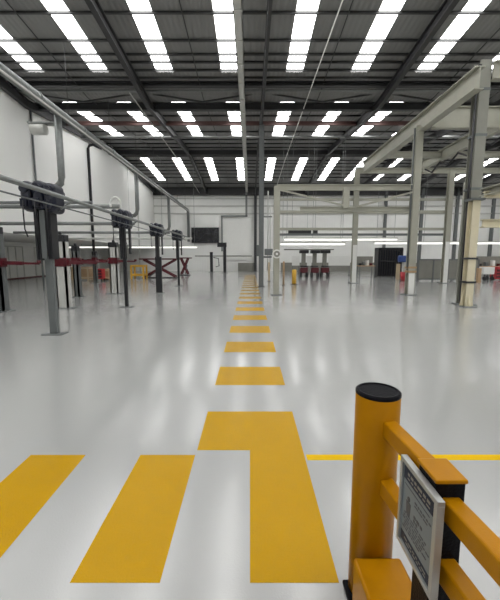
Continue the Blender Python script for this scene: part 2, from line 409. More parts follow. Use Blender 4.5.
# service rail along the reel posts
t = thing('service_rail', 'grey service pipe rail running past the four hose reel posts', 'pipe rail', (-3.66, 13, 2.8))
b = MB(); b.tube([(-3.66, 3.0, 2.81), (-3.66, 20.0, 2.81)], 0.04, 10); b.build('air_pipe', 'galv', t)
b = MB(); b.tube([(-3.70, 3.0, 2.62), (-3.70, 20.0, 2.62)], 0.014, 8); b.build('thin_pipe', 'postgrey', t)
for xx, yy in ((-4.21, 7.19), (-4.09, 11.19), (-4.16, 15.62), (-4.07, 19.45)):
    MB().bar((xx + (.31 if yy < 8 else .25), yy, 2.63), (-3.66, yy, 2.78), .03, .03).build('support_arm', 'galv', t)
# cross pipes from side wall
for i, (Y, py, xe, r, m) in enumerate(((12.3, 206.5, -4.6, 0.075, 'galv'), (12.9, 223.5, -4.3, 0.065, 'galv'), (16.1, 232.5, -3.74, 0.06, 'galv'), (20.2, 238.5, -3.4, 0.06, 'pale'), (9.5, 202.5, -4.3, 0.04, 'postgrey'))):
    z = zat(py, Y)
    pipe('supply_pipe', [(-11.0, Y, z), (xe, Y, z)], r, m, 'grey supply pipe from the side wall to the reel posts, %s from the top' % ORD[(0, 2, 3, 4, 1)[i]], 'pipe')
# ================================================================= HOSE REEL POSTS
def reel_post(px, py, wx, nm, black_low=False):
    rs = .8 if black_low else 1.0
    X, Y = fl(px, py)
    t = thing('hose_reel_post', nm, 'hose reel post', (X, Y, 0), 'hose reel posts along the lift bay')
    MB().box(X - .22, X + .22, Y - .14, Y + .14, 0, 0.018, 0.004).build('base_plate', 'postgrey', t)
    b = MB(); b.box(X - wx, X + wx, Y - .05, Y + .05, 0.018, 1.66, 0.008)
    b.build('pole', 'black' if black_low else 'postgrey', t)
    k = .5 if black_low else 1.0
    b = MB(); b.ibeam((X - .03 * k, Y, 1.60), (X - .03 * k, Y, 2.66), 0.30 * k, 0.26 * k, 0.025, 0.05, up=(1, 0, 0)); b.box(X - .19 * k, X - .1 * k, Y - .12, Y + .12, 1.58, 2.6)
    b.build('housing', 'black', t)
    b = MB()
    if black_low: b.box(X + .17, X + .22, Y - .06, Y + .06, 1.75, 2.66)
    else: b.box(X + .08, X + .15, Y - .12, Y + .12, 1.62, 2.66)
    b.build('side_channel', 'black', t)
    b = MB(); b.box(X - .06 * k, X + .05 * k, Y - .15, Y - .13, 1.62, 2.6); b.build('face_plate', 'black' if black_low else 'postgrey', t)
    b = MB(); b.box(X - .36 * rs, X + .30 * rs, Y - .07, Y + .07, 2.58, 2.68); b.build('reel_bracket', 'black', t)
    for i, (dx, dz) in enumerate(((-0.27, .02), (-0.03, .03), (0.19, -.02))):
        dx *= rs; x0, x1 = X + dx - .115 * rs, X + dx + .115 * rs
        b = MB(); b.box(x0, x1, Y - .24, Y + .24, 2.56 + dz, 3.14 + dz, .10, 5)
        pr = [(X + dx + .085 * math.cos(2*math.pi*q/18), 2.98 + dz + .085 * math.sin(2*math.pi*q/18)) for q in range(18)]
        b.poly(pr, 'y', Y - .27, Y + .27)
        b.box(x0 + .05, x1 - .05, Y - .30, Y - .2, 2.62 + dz, 2.78 + dz, 0.01)
        r = b.build('hose_reel', 'navy', t)
        h = MB(); h.tube([(X + dx, Y - .3, 2.76), (X + dx + .02, Y - .34, 2.5), (X + dx, Y - .3, 2.2), (X + dx + .03, Y - .27, 2.05)], 0.014, 6)
        h.build('hose', 'black', r)
    return t
reel_post(55, 334, .08, 'navy hose reel post closest to the camera, on a grey pole')
P2 = reel_post(127, 307, .05, 'second navy hose reel post, slim and dark, beside a white lift column', True)
reel_post(159.5, 293, .14, 'third hose reel post, black, standing before the red scissor lift', True)
reel_post(179, 286, .06, 'hose reel post farthest along the row, nearest the dark screen', True)

X, Y = fl(127, 307)
b = MB(); b.tube([(X - .25 + .17 * math.cos(a), Y + .1, 3.32 + .24 * math.sin(a)) for a in [-1.2 + 4.6 * q / 16 for q in range(17)]], .035, 8)
o = b.build('hose_loop', 'white', P2); o['label'] = 'white looped hose above the reels'
# ================================================================= LIFT COLUMNS WITH RED ARMS
def lift_column(px, py, ztop, w, m, label, arms):
    X, Y = fl(px, py)
    t = thing('lift_column', label, 'vehicle lift', (X, Y, 0), 'two-post lift columns')
    MB().box(X - w * 1.1, X + w * 1.1, Y - .2, Y + .2, 0, 0.02, 0.004).build('base_plate', 'postgrey', t)
    b = MB()
    b.box(X - w/2, X + w/2, Y - .12, Y - .06, 0.02, ztop - .2); b.box(X - w/2, X - w/2 + .06, Y - .12, Y + .14, 0.02, ztop - .2); b.box(X + w/2 - .06, X + w/2, Y - .12, Y + .14, 0.02, ztop - .2)
    b.build('column', m, t)
    b = MB(); b.box(X - w * .55, X + w * .55, Y - .15, Y + .15, ztop - .22, ztop, 0.03); b.tube([(X, Y, ztop), (X, Y, ztop + .1)], .05, 10)
    b.build('motor_head', 'black', t)
    b = MB(); b.box(X - w * .6, X + w * .6, Y - .17, Y + .17, 1.35, 1.62, 0.01); c = b.build('carriage', 'red', t)
    for dx, dy in arms:
        a = MB(); L = math.hypot(dx, dy); e = (X + dx, Y + dy, 1.45)
        s = (X + dx * .08, Y + dy * .08, 1.48)
        a.bar(s, (X + dx * .6, Y + dy * .6, 1.46), 0.12, 0.11); a.bar((X + dx * .5, Y + dy * .5, 1.46), e, 0.09, 0.07)
        a.tube([(e[0], e[1], 1.45), (e[0], e[1], 1.55)], 0.06, 12)
        a.build('lift_arm', 'red', t)
    return t
lift_column(3, 311, 2.55, .24, 'postgrey', 'dark lift column at the edge of the picture with red arm', [(1.1, .2), (0.5, -.9)])
lift_column(65, 308, 2.35, .36, 'pale', 'wide white lift column with black head behind the closest hose reel post', [(0.9, .5), (-.6, .7)])
lift_column(78.5, 297, 2.1, .2, 'postgrey', 'slim grey lift column with black head standing by wooden crates', [(1.2, .2), (-.9, .1)])
lift_column(115.5, 293.5, 2.3, .34, 'pale', 'white lift column with red arms beside the second hose reel post', [(-1.1, .1), (.9, .2)])
lift_column(96, 283.5, 2.0, .2, 'postgrey', 'small dark lift column far back near the annexe', [(-.8, .1), (.8, .1)])

# scissor lifts
def scissor(x0, x1, Y, zt, label):
    t = thing('scissor_lift', label, 'vehicle lift', ((x0 + x1) / 2, Y, 0), 'scissor lifts')
    b = MB(); b.box(x0, x1, Y - .35, Y + .35, 0, .06, .01); b.build('base_frame', 'black', t)
    for dy in (-.3, .3):
        for flip in (0, 1):
            a, c = (x0 + .15, x1 - .15) if not flip else (x1 - .15, x0 + .15)
            b = MB(); b.bar((a, Y + dy, .1), (c, Y + dy * .9, zt - .05), .06, .14); b.build('scissor_arm', 'red', t)
    b = MB(); b.box(x0 - .15, x1 + .15, Y - .4, Y + .4, zt - .05, zt + .05, .01); b.build('platform', 'red', t)
    b = MB(); b.tube([(x0 + .5, Y, .1), ((x0 + x1) / 2 + .2, Y, zt * .6)], .05, 10); b.build('ram', 'postgrey', t)
Y = 27.0
scissor(xat(143, 277, Y), xat(178, 277, Y), Y, zat(259, Y), 'long red scissor lift raised behind the third hose reel post')
Y = 31.0
scissor(xat(180, 274, Y), xat(190, 274, Y), Y, zat(258, Y), 'short red scissor lift raised closest to the dark screen')

# yellow crate, wooden crates, red trolley in the lift bay
Y = 26.0; x0, x1 = xat(133, 270, Y), xat(145, 270, Y)
t = thing('stillage', 'yellow steel frame stillage beside the long red scissor lift', 'stillage', ((x0 + x1) / 2, Y, 0))
b = MB()
for x in (x0, x1):
    for y in (Y - .4, Y + .4): b.box(x - .06, x + .06, y - .06, y + .06, 0, 1.05)
for z in (.3, .98):
    for y in (Y - .4, Y + .4): b.box(x0, x1, y - .05, y + .05, z - .07, z + .07)
    for x in (x0, x1): b.box(x - .05, x + .05, Y - .4, Y + .4, z - .07, z + .07)
b.build('frame', 'yellow', t)
MB().box(x0 + .06, x1 - .06, Y - .36, Y + .36, .22, .28).build('deck', 'wood', t)
for nm, p0, p1, Y, h, m in (('wide brown wooden crate behind the slim grey lift column', 74, 92, 24.5, .95, 'wood'), ('lower brown wooden crate standing beside the red trolley', 104, 113, 24.5, .8, 'wood')):
    x0, x1 = xat(p0, 275, Y), xat(p1, 275, Y)
    t = thing('wooden_crate', nm, 'crate', ((x0 + x1) / 2, Y, 0))
    MB().box(x0, x1, Y - .45, Y + .45, .1, h).build('crate_body', m, t)
    b = MB()
    for z in (.2, h - .08): b.box(x0 - .02, x1 + .02, Y - .48, Y + .48, z - .05, z + .05)
    for x in (x0 + .08, x1 - .08): b.box(x - .05, x + .05, Y - .49, Y + .49, 0, h)
    b.build('batten', 'tan', t)
Y = 23.5; x0, x1 = xat(95, 278, Y), xat(104, 278, Y)
t = thing('tool_trolley', 'red tool trolley between the two wooden crates', 'trolley', ((x0 + x1) / 2, Y, 0))
MB().box(x0, x1, Y - .25, Y + .25, .15, .85, .02).build('cabinet', 'redbright', t)
for z in (.3, .5, .7): MB().box(x0 + .04, x1 - .04, Y - .275, Y - .25, z - .07, z + .07, .005).build('drawer', 'red', t)
for x in (x0 + .08, x1 - .08):
    for y in (Y - .2, Y + .2): MB().cyl((x - .02, y, .075), (x + .02, y, .075), .075, 14).build('wheel', 'black', t)

# pale roller doors and a red bench on the annexe wall
for i, (ya, yb) in enumerate(((22.5, 26.5), (28.0, 32.5))):
    t = thing('door_%d' % (i + 2), 'pale panelled door in the low annexe wall, %s from the camera' % ORD[i], 'door', (-17.55, (ya + yb) / 2, 0), kind='structure')
    b = MB(); b.box(-17.59, -17.56, ya, yb, .12, 2.4)
    b.build('door_panel', 'white', t)
    b = MB()
    for k in range(6):
        y = ya + (yb - ya) * k / 5; b.box(-17.6, -17.52, y - .04, y + .04, .12, 2.45)
    b.box(-17.6, -17.52, ya, yb, 2.38, 2.46); b.build('door_frame', 'pale', t)

# ================================================================= LIGHT TROUGHS
def lamp(x0, x1, Y, z, label, h=.14, susp=True, ztop=None):
    t = thing('strip_light', label, 'strip light', ((x0 + x1) / 2, Y, z))
    b = MB(); b.box(x0, x1, Y - .14, Y + .14, z + .07, z + .16); b.build('housing', 'pale', t)
    b = MB(); b.box(x0 + .03, x1 - .03, Y - .11, Y + .11, z - .05, z + .07, .03); b.build('tube_cover', 'lamp', t)
    nn = max(2, int((x1 - x0) / 3))
    for i in range(nn + 1):
        x = x0 + .2 + (x1 - x0 - .4) * i / nn; MB().tube([(x, Y, z + .16), (x, Y, ztop or roofz(Y))], .012, 6).build('hanger_rod', 'galv', t)
Y = 30.0
lamp(-10.6, xat(197, 247, Y), Y, zat(247.5, Y), 'long glowing strip light hung over the red scissor lifts')
lamp(-17.0, -11.4, 29.0, 2.45, 'glowing strip light under the low annexe ceiling', ztop=2.75)
lamp(-17.0, -11.4, 9.0, 2.45, 'added unseen strip light brightening the near end of the annexe', ztop=2.75)  # unseen lamp outside the view, added to light the annexe
Y = 25.0
lamp(xat(284, 239.5, Y), xat(397, 239.5, Y), Y, zat(239.8, Y), 'long glowing strip light hung highest, over the service machines')
Y = 25.8
lamp(xat(280, 244, Y), xat(345, 244, Y), Y, zat(244.4, Y), 'shorter glowing strip light hung just below the long one')
Y = 26.2
lamp(xat(374, 243.3, Y), xat(520, 243.3, Y), Y, zat(243.5, Y), 'long glowing strip light hung over the grey fence and black cage')

# ================================================================= CREAM STEEL FRAME
def col(px, py, zt, w, m, label, base=True, flare=False, d=None):
    X, Y = fl(px, py)
    t = thing('steel_column', label, 'column', (X, Y, 0))
    b = MB(); b.ibeam((X, Y, .03), (X, Y, zt), d or w, w, .03, .03, up=(0, 1, 0)); b.build('shaft', m, t)
    b = MB(); b.box(X - w * .95, X + w * .95, Y - w * .9, Y + w * .9, 0, .03, .005); b.build('base_plate', 'postgrey', t)
    if flare:
        b = MB()
        b.poly([(X - w*.9, .03), (X - w/2, .03), (X - w/2, .55)], 'y', Y - .02, Y + .02); b.poly([(X + w*.9, .03), (X + w/2, .03), (X + w/2, .55)], 'y', Y - .02, Y + .02)
        b.poly([(Y - w*.88, .03), (Y - w/2, .03), (Y - w/2, .42)], 'x', X - .02, X + .02)
        b.build('gusset', m, t)
    return t, X, Y
# near warm column with straps
t, X, Y = col(466, 306.5, 3.45, .25, 'cream_lit', 'warm cream steel column with flared foot and black straps', flare=True)
b = MB(); b.box(X - .125, X + .125, Y - .13, Y - .11, .03, 3.45); b.build('front_flange', 'cream_lit', t)
for py in (258.5, 282):
    z = zat(py, Y); b = MB(); b.box(X - .17, X + .17, Y - .17, Y + .17, z - .03, z + .03, .01); b.build('strap', 'black', t)
b = MB(); b.box(X - .22, X + .22, Y - .2, Y + .2, 3.45, 3.52); b.build('cap_plate', 'postgrey', t)
NX, NY = X, Y
# tall column right behind it
X2, Y2 = 7.52, 11.85
t = thing('steel_column', 'tall grey-cream column rising behind the warm cream column', 'column', (X2, Y2, 0))
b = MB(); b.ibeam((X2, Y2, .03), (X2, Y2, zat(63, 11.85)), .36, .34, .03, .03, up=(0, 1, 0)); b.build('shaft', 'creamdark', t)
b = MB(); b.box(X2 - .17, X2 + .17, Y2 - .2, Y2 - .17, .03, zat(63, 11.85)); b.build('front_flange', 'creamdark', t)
b = MB(); b.box(X2 - .3, X2 + .3, Y2 - .25, Y2 + .25, 0, .03); b.build('base_plate', 'postgrey', t)
for z in (3.9, 5.6, 7.0): MB().box(X2 - .2, X2 + .2, Y2 - .21, Y2 + .19, z - .04, z + .04).build('bolted_joint', 'postgrey', t)
b = MB(); b.tube([(X2 - .24, Y2 - .15, .05), (X2 - .24, Y2 - .15, 7.6)], .035, 8); b.build('conduit', 'black', t)
# the others
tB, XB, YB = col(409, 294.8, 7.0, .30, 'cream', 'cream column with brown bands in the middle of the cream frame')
for z in (1.02, 1.2): MB().box(XB - .18, XB + .18, YB - .18, YB + .18, z - .04, z + .04).build('strap', 'wood', tB)
b = MB(); b.box(XB - .12, XB + .12, YB - .157, YB - .137, .03, .95); b.build('kick_plate', 'white', tB)
b = MB(); b.box(XB - .12, XB + .12, YB - .157, YB - .137, 1.3, 7.0); b.build('front_flange', 'cream', tB)
b = MB(); b.tube([(XB - .2, YB - .1, 1.2), (XB - .2, YB - .1, 6.9)], .035, 8); b.build('conduit', 'postgrey', tB)
tD, XD, YD = col(353, 283, 6.9, .28, 'cream', 'far cream column at the end of the crane beam')
MB().box(XD - .13, XD + .13, YD - .15, YD - .13, .03, 2.4).build('front_flange', 'white', tD)
tE, XE, YE = col(443.5, 283, 6.9, .30, 'cream', 'white-footed cream column beside the grey fence')
MB().box(XE - .13, XE + .13, YE - .16, YE - .14, .03, 2.6).build('front_flange', 'white', tE)
tC, XC, YC = col(276, 294.8, zat(186, 14.8), .25, 'cream', 'cream column beside the walkway carrying a round hose reel')
MB().box(XC - .12, XC + .12, YC - .14, YC - .12, .03, zat(186, 14.8)).build('front_flange', 'cream', tC)
zc = zat(254, YC)
h = thing('wall_hose_reel', 'round white hose reel fixed to the column beside the walkway', 'hose reel', (XC, YC - .2, zc))
b = MB(); pr = [(XC + .19 * math.cos(2*math.pi*k/24), zc + .19 * math.sin(2*math.pi*k/24)) for k in range(24)]; b.poly(pr, 'y', YC - .26, YC - .23); b.poly(pr, 'y', YC - .17, YC - .14); b.build('reel_disc', 'white', h)
b = MB(); pr = [(XC + .13 * math.cos(2*math.pi*k/24), zc + .13 * math.sin(2*math.pi*k/24)) for k in range(24)]; b.poly(pr, 'y', YC - .275, YC - .14); b.build('hose_coil', 'fence', h)
b = MB(); pr = [(XC + .05 * math.cos(2*math.pi*k/16), zc + .05 * math.sin(2*math.pi*k/16)) for k in range(16)]; b.poly(pr, 'y', YC - .29, YC - .2); b.build('hub', 'white', h)
# slim white pole beside the fence column
X, Y = fl(457, 283)
pipe('steel_pole', [(X, Y, 0), (X, Y, 6.2)], .055, 'cream', 'slim white pole standing just beyond the fence column', 'pole')

def beam(name, p0, p1, w, h, m, label, ib=True):
    b = MB(); (b.ibeam if ib else b.bar)(p0, p1, w, h)
    return tag(b.build(name, m), label, 'beam')
GX = 7.05
beam('crane_beam', (GX, 11.2, 7.12), (GX, 21.9, 7.12), .30, .66, 'cream', 'cream crane beam running from the tall column to the far column')
t = MB(); t.box(GX - .04, GX + .04, 11.2, 21.9, 7.45, 7.5)
tag(t.build('crane_rail', 'dark'), 'dark rail lying along the top of the cream crane beam', 'rail')
CB2 = beam('crane_beam', (10.35, 13.3, 7.1), (10.35, 22.4, 7.1), .25, .55, 'cream', 'second cream crane beam, parallel to and beyond the first')
beam('cross_beam', (GX + .15, 14.2, (zat(107, 14.2) + zat(128.5, 14.2)) / 2), (15.5, 14.2, (zat(107, 14.2) + zat(128.5, 14.2)) / 2), .22, zat(107, 14.2) - zat(128.5, 14.2), 'cream', 'deepest cream cross beam between the tall and banded columns')
beam('cross_beam', (GX + .1, 19.2, 7.12), (15.5, 19.2, 7.12), .2, .32, 'cream', 'cream cross beam above the far side of the banded column')
beam('cross_beam', (XD, 22.1, 7.0), (17.5, 22.1, 7.0), .2, .32, 'cream', 'farthest cream cross beam over the far column')
beam('cross_beam', (X2 + .18, 11.6, zat(71, 11.6)), (13.5, 11.6, zat(71, 11.6)), .25, zat(62, 11.6) - zat(80, 11.6), 'cream', 'short cream cross beam at the top of the tall column')
beam('mezzanine_beam', (NX + .2, 11.15, 2.72), (13.0, 11.15, 2.72), .2, .26, 'cream_lit', 'warm cream lower beam reaching out from the strapped column')
beam('mezzanine_beam', (NX + .2, 11.15, 3.62), (13.0, 11.15, 3.62), .2, .2, 'cream_lit', 'warm cream upper beam reaching out from the strapped column')
beam('mezzanine_beam', (NX + .35, 5.5, 3.72), (NX + .35, 11.4, 3.72), .3, .24, 'cream', 'grey-cream beam running from the strapped column towards the camera')
# goal frame between walkway column and banded column
zt = zat(187.5, 14.8)
beam('frame_beam', (XC, 14.8, zt), (XB, 14.8, zt), .16, .24, 'cream', 'cream top beam from the walkway column to the banded column')
beam('frame_beam', (xat(300, 209, 14.9), 14.9, zat(209, 14.9)), (XB, 14.9, zat(209, 14.9)), .12, .18, 'cream', 'cream lower beam meeting the banded column')
b = MB(); b.bar((XC + .1, 14.75, zat(190, 14.8)), (xat(342.5, 205.5, 14.8), 14.72, zat(205.5, 14.8)), .05, .07); tag(b.build('brace', 'cream'), 'cream diagonal brace falling from the walkway column', 'brace')
b = MB(); b.bar((xat(356, 207, 14.8), 14.75, zat(207, 14.8)), (XB - .1, 14.75, zat(192, 14.8)), .05, .08); tag(b.build('brace', 'cream'), 'cream diagonal brace rising to the banded column', 'brace')
b = MB(); b.box(xat(343, 198, 14.8), xat(349, 198, 14.8), 14.72, 14.88, zat(208, 14.8), zt); tag(b.build('brace', 'cream'), 'short cream upright hanging under the top frame beam', 'brace')
# frame between far column and c445
zt2 = zat(199, 21.7)
for i, (py, h, a, m) in enumerate(((199.5, .14, XC + .4, 'cream'), (212, .2, XC + .4, 'cream'), (229, .16, XC + .4, 'cream'), (234.5, .14, XC + .5, 'postgrey'))):
    z = zat(py, 21.9)
    beam('tie_rail', (a, 21.95, z), (XE, 21.95, z), .1, h, m, '%s rail running behind the walkway column to the fence column, %s from the top' % ('cream' if i < 3 else 'dark grey', ORD[i]), False)
b = MB(); pts = [(10.35, 14.5, 6.84), (10.35, 14.55, 6.6)] + [(10.35, 14.5 + i * .8, 6.78 - (.35 if i % 2 else 0)) for i in range(1, 9)]; b.tube(pts, .05, 8)
b.build('festoon_cable', 'black', CB2)['label'] = 'black sagging cable'

# central grey columns on the lattice truss line
t = thing('steel_column', 'dark grey central column under the lattice truss beside the walkway', 'column', (.62, 19.0, 0))
b = MB(); b.ibeam((.62, 19.0, .03), (.62, 19.0, 8.55), .26, .26, .03, .03, up=(0, 1, 0)); b.box(.5, .74, 18.85, 18.87, 1.2, 8.55); b.build('shaft', 'postgrey', t)
b = MB(); b.box(.42, .82, 18.8, 19.2, 0, .03); b.build('base_plate', 'black', t)
for i, (x, z0, z1, r) in enumerate(((.98, .9, 5.2, .03), (1.12, 1.0, 4.4, .025))): MB().tube([(x, 19.0, z0), (x, 19.0, z1)], r, 8).build('pipe', 'pale', t)
b = MB(); b.box(.76, 1.2, 18.95, 19.05, 1.6, 1.7); b.box(.76, 1.2, 18.95, 19.05, 3.8, 3.86); b.box(.36, .5, 18.85, 19.0, 1.7, 2.3); b.box(.8, 1.25, 18.8, 18.95, 1.75, 2.1, .02); b.build('junction_box', 'postgrey', t)
b = MB(); b.ibeam((.62, 39.7, 0), (.62, 39.7, 8.7), .3, .3, .03, .03, up=(0, 1, 0))
tag(b.build('steel_column', 'dark'), 'slim dark column against the far wall at the end of the walkway', 'column')

def bollard(px, py, w, h, label, m='yellow'):
    X, Y = fl(px, py)
    t = thing('bollard', label, 'bollard', (X, Y, 0))
    b = MB(); b.lathe((X, Y), [(0, .02), (w/2, .02), (w/2, h - .03), (w/2 - .03, h), (0, h)], 20); b.build('post', m, t)
    b = MB(); b.box(X - w*.8, X + w*.8, Y - w*.8, Y + w*.8, 0, .02); b.build('base_plate', 'black', t)
bollard(261, 284.5, .20, .85, 'yellow bollard guarding the foot of the central column')
bollard(294, 284.5, .27, .9, 'yellow bollard standing alone beyond the walkway column')
bollard(283.5, 285, .12, 1.4, 'slim rusty brown post beside the walkway column', 'wood')
bollard(269, 281, .14, 1.3, 'slim tan post behind the walkway column', 'tan')

# ================================================================= FAR WALL THINGS
x0, x1 = xat(191.5, 235, 39.8), xat(219, 235, 39.8); z0, z1 = zat(243, 39.8), zat(227.5, 39.8)
t = thing('wall_screen', 'large black screen mounted on the far wall beside the white door', 'screen', ((x0 + x1) / 2, 39.9, z0))
MB().box(x0, x1, 39.74, 39.85, z0, z1, .02).build('casing', 'black', t)
MB().box(x0 + .08, x1 - .08, 39.73, 39.745, z0 + .08, z1 - .08).build('display', 'screen', t)
x0, x1 = xat(290, 231, 25.4), xat(314, 231, 25.4); 
t = thing('sign_board', 'long dark hanging board above the strip lights', 'board', ((x0 + x1) / 2, 26.6, zat(233.5, 26.6)))
MB().box(x0, x1, 26.55, 26.62, zat(233.8, 26.6), zat(229.8, 26.6)).build('panel', 'black', t)
MB().box(x1 + .15, x1 + .5, 26.55, 26.62, zat(233.8, 26.6), zat(230, 26.6)).build('panel', 'black', t)
for x in (x0 + .3, x1 - .3, x1 + .3): MB().tube([(x, 26.58, zat(230, 26.6)), (x, 26.58, roofz(26.58))], .012, 6).build('hanger_rod', 'galv', t)
# two dark stands with a box near far wall
for nm, px, pyb, pyt in (('shorter dark air-line stand in front of the far wall', 211.5, 272.5, 252), ('taller dark air-line stand carrying a black box', 224.8, 273, 247)):
    X, Y = fl(px, pyb); Y = min(Y, 38.5); X = xat(px, 262, Y)
    t = thing('air_line_stand', nm, 'stand', (X, Y, 0))
    MB().box(X - .15, X + .15, Y - .12, Y + .12, .03, zat(pyt, Y)).build('post', 'black', t)
    MB().box(X - .3, X + .3, Y - .25, Y + .25, 0, .03).build('base_plate', 'postgrey', t)
    if pyt < 250: MB().box(X - .75, X + .2, Y - .15, Y + .15, zat(pyt, Y) - .0, zat(pyt, Y) + .45, .03).build('control_box', 'black', t)
    else:
        MB().tube([(X + .2, Y, 1.6), (X + .75, Y, 1.5), (X + .8, Y, .7), (X + .45, Y, .6)], .05, 8).build('hose', 'black', t)
pipe('hand_rail', [(xat(195, 256, 39), 39, zat(256, 39)), (xat(252, 256, 39), 39, zat(256, 39))], .06, 'fence', 'grey rail running low along the far wall beneath the dark screen', 'rail')

pipe('hand_rail', [(xat(284, 249.5, 27), 27, zat(249.5, 27)), (XD, 27, zat(249.5, 27))], .05, 'fence', 'thin grey rail hung beneath the shorter strip light', 'rail')
# wheel service machines
def service_machine(px, w, label):
    Y = 28.2; X = xat(px, 275, Y)
    t = thing('service_machine', label, 'machine', (X, Y, 0), 'red service machines under the strip lights')
    b = MB(); b.box(X - w*.42, X + w*.42, Y - .3, Y + .3, .35, .8, .06); b.build('cabinet', 'red', t)
    
    for x in (X - w/2 + .12, X + w/2 - .12): MB().box(x - .075, x + .075, Y - .3, Y + .3, 0, .40).build('foot', 'black', t)
    b = MB(); b.box(X - .16, X + .16, Y + .02, Y + .3, .85, 1.95, .02); b.build('column', 'fence', t)
    b = MB(); b.tube([(X, Y - .05, .85), (X, Y - .05, .95)], .32, 20); b.build('turntable', 'black', t)
    b = MB(); b.box(X - w*.48, X + w*.48, Y - .3, Y + .35, 1.95, 2.22, .05); b.build('hood', 'black', t)
service_machine(303.5, .75, 'red wheel service machine closest to the walkway')
service_machine(314.5, .75, 'red wheel service machine in the middle of its row')
service_machine(324.5, .8, 'red wheel service machine nearest the far cream column')
for i, (p0, p1) in enumerate(((292, 299.5), (307, 311.5), (328.5, 350))):
    Y = 30.0; x0, x1 = xat(p0, 262, Y), xat(p1, 262, Y)
    t = thing('white_board', ('white upright board behind the lone yellow bollard', 'narrow white upright board between two red machines', 'wide white upright board beyond the red machines')[i], 'board', ((x0 + x1) / 2, Y, 0))
    MB().box(x0, x1, Y - .03, Y + .03, .9, 1.75, .01).build('panel', 'white', t)
    for x in (x0 + .06, x1 - .06):
        b = MB(); b.box(x - .03, x + .03, Y - .02, Y + .02, 0.03, .92); b.box(x - .03, x + .03, Y - .25, Y + .25, 0, .04); b.build('leg', 'postgrey', t)

# black cage, blue & red items, tan post
Y = 29.0; x0, x1 = xat(376.5, 262, Y), xat(400, 262, Y); z1 = zat(248.5, Y)
t = thing('storage_cage', 'large black barred storage cage behind the banded column', 'cage', ((x0 + x1) / 2, Y, 0))
b = MB(); b.box(x0, x1, Y + .5, Y + .55, .05, z1); b.build('back_panel', 'navy', t)
b = MB()
for i in range(11):
    x = x0 + (x1 - x0) * i / 10; b.box(x - .04, x + .04, Y - .45, Y - .37, .0, z1)
for z in (.12, 1.3, z1 - .08): b.box(x0, x1, Y - .46, Y - .36, z - .07, z + .07)
b.build('bars', 'black', t)
b = MB(); b.box(x0, x1, Y - .46, Y + .55, z1 - .06, z1 + .06); b.box(x0, x0 + .06, Y - .46, Y + .55, 0, z1); b.box(x1 - .06, x1, Y - .46, Y + .55, 0, z1); b.build('frame', 'black', t)
b = MB(); b.box(x0 + .1, x1 - .1, Y - .3, Y + .5, 1.35, z1 - .25, .03); b.build('stored_load', 'navy', t)
X, Yp = fl(397.5, 279.5)
b = MB(); b.box(X - .12, X + .12, Yp - .08, Yp + .08, 0, 1.15); tag(b.build('guard_post', 'tan'), 'short tan post in front of the black cage', 'post')
X, Yp = fl(404.5, 281)
t = thing('waste_bin', 'red bin with blue top standing behind the banded column', 'bin', (X, Yp, 0))
b = MB(); b.lathe((X, Yp), [(0, 0), (.26, 0), (.32, .62), (.28, .62), (0, .6)], 20); b.build('bin_body', 'redbright', t)
b = MB(); b.box(X - .2, X + .2, Yp - .16, Yp + .16, .62, 1.3, .06); b.build('bag', 'pale', t)
b = MB(); b.box(X - .5, X + .16, Yp - .2, Yp + .2, 1.3, 1.75, .08); b.build('blue_cover', 'blue', t)

# workbenches with tools under the lights
def bench(p0, p1, Y, label):
    x0, x1 = xat(p0, 262, Y), xat(p1, 262, Y)
    t = thing('workbench', label, 'workbench', ((x0 + x1) / 2, Y, 0))
    MB().box(x0, x1, Y - .35, Y + .35, .9, .96, .005).build('worktop', 'wood', t)
    for x in (x0 + .06, x1 - .06):
        for y in (Y - .3, Y + .3): MB().box(x - .04, x + .04, y - .04, y + .04, 0, .9).build('leg', 'postgrey', t)
    MB().box(x0, x1, Y + .3, Y + .34, .96, 1.7).build('tool_panel', 'fence', t)
    for i in range(4):
        x = x0 + (x1 - x0) * (i + .6) / 4.4
        MB().box(x - .1, x + .1, Y - .1, Y + .2, .96, 1.15 + .12 * (i % 3), .02).build('tool', ('black', 'postgrey', 'white', 'red')[i], t)
bench(358, 374, 28.0, 'wooden workbench with tools between far column and black cage')
bench(476, 505, 26.0, 'wooden workbench beyond the warm cream column')

# fence
def fence_run(p0, p1, pyb, pyt, Y, label):
    x0, x1 = xat(p0, 270, Y), xat(p1, 270, Y); z1 = zat(pyt, Y)
    t = thing('mesh_fence', label, 'fence', ((x0 + x1) / 2, Y, 0))
    nn = max(2, round((x1 - x0) / 1.1))
    b = MB(); b.box(x0, x1, Y - .015, Y + .015, .12, z1 - .04); b.build('infill_panel', 'fence', t)
    for i in range(nn + 1):
        x = x0 + (x1 - x0) * i / nn
        MB().box(x - .04, x + .04, Y - .05, Y + .05, 0, z1).build('post', 'postgrey', t)
    b = MB(); b.box(x0, x1, Y - .035, Y + .035, z1 - .08, z1); b.box(x0, x1, Y - .035, Y + .035, .1, .17); b.build('rail', 'postgrey', t)
fence_run(418, 478, 283, 259, 23.5, 'low grey panel fence beyond the banded column')

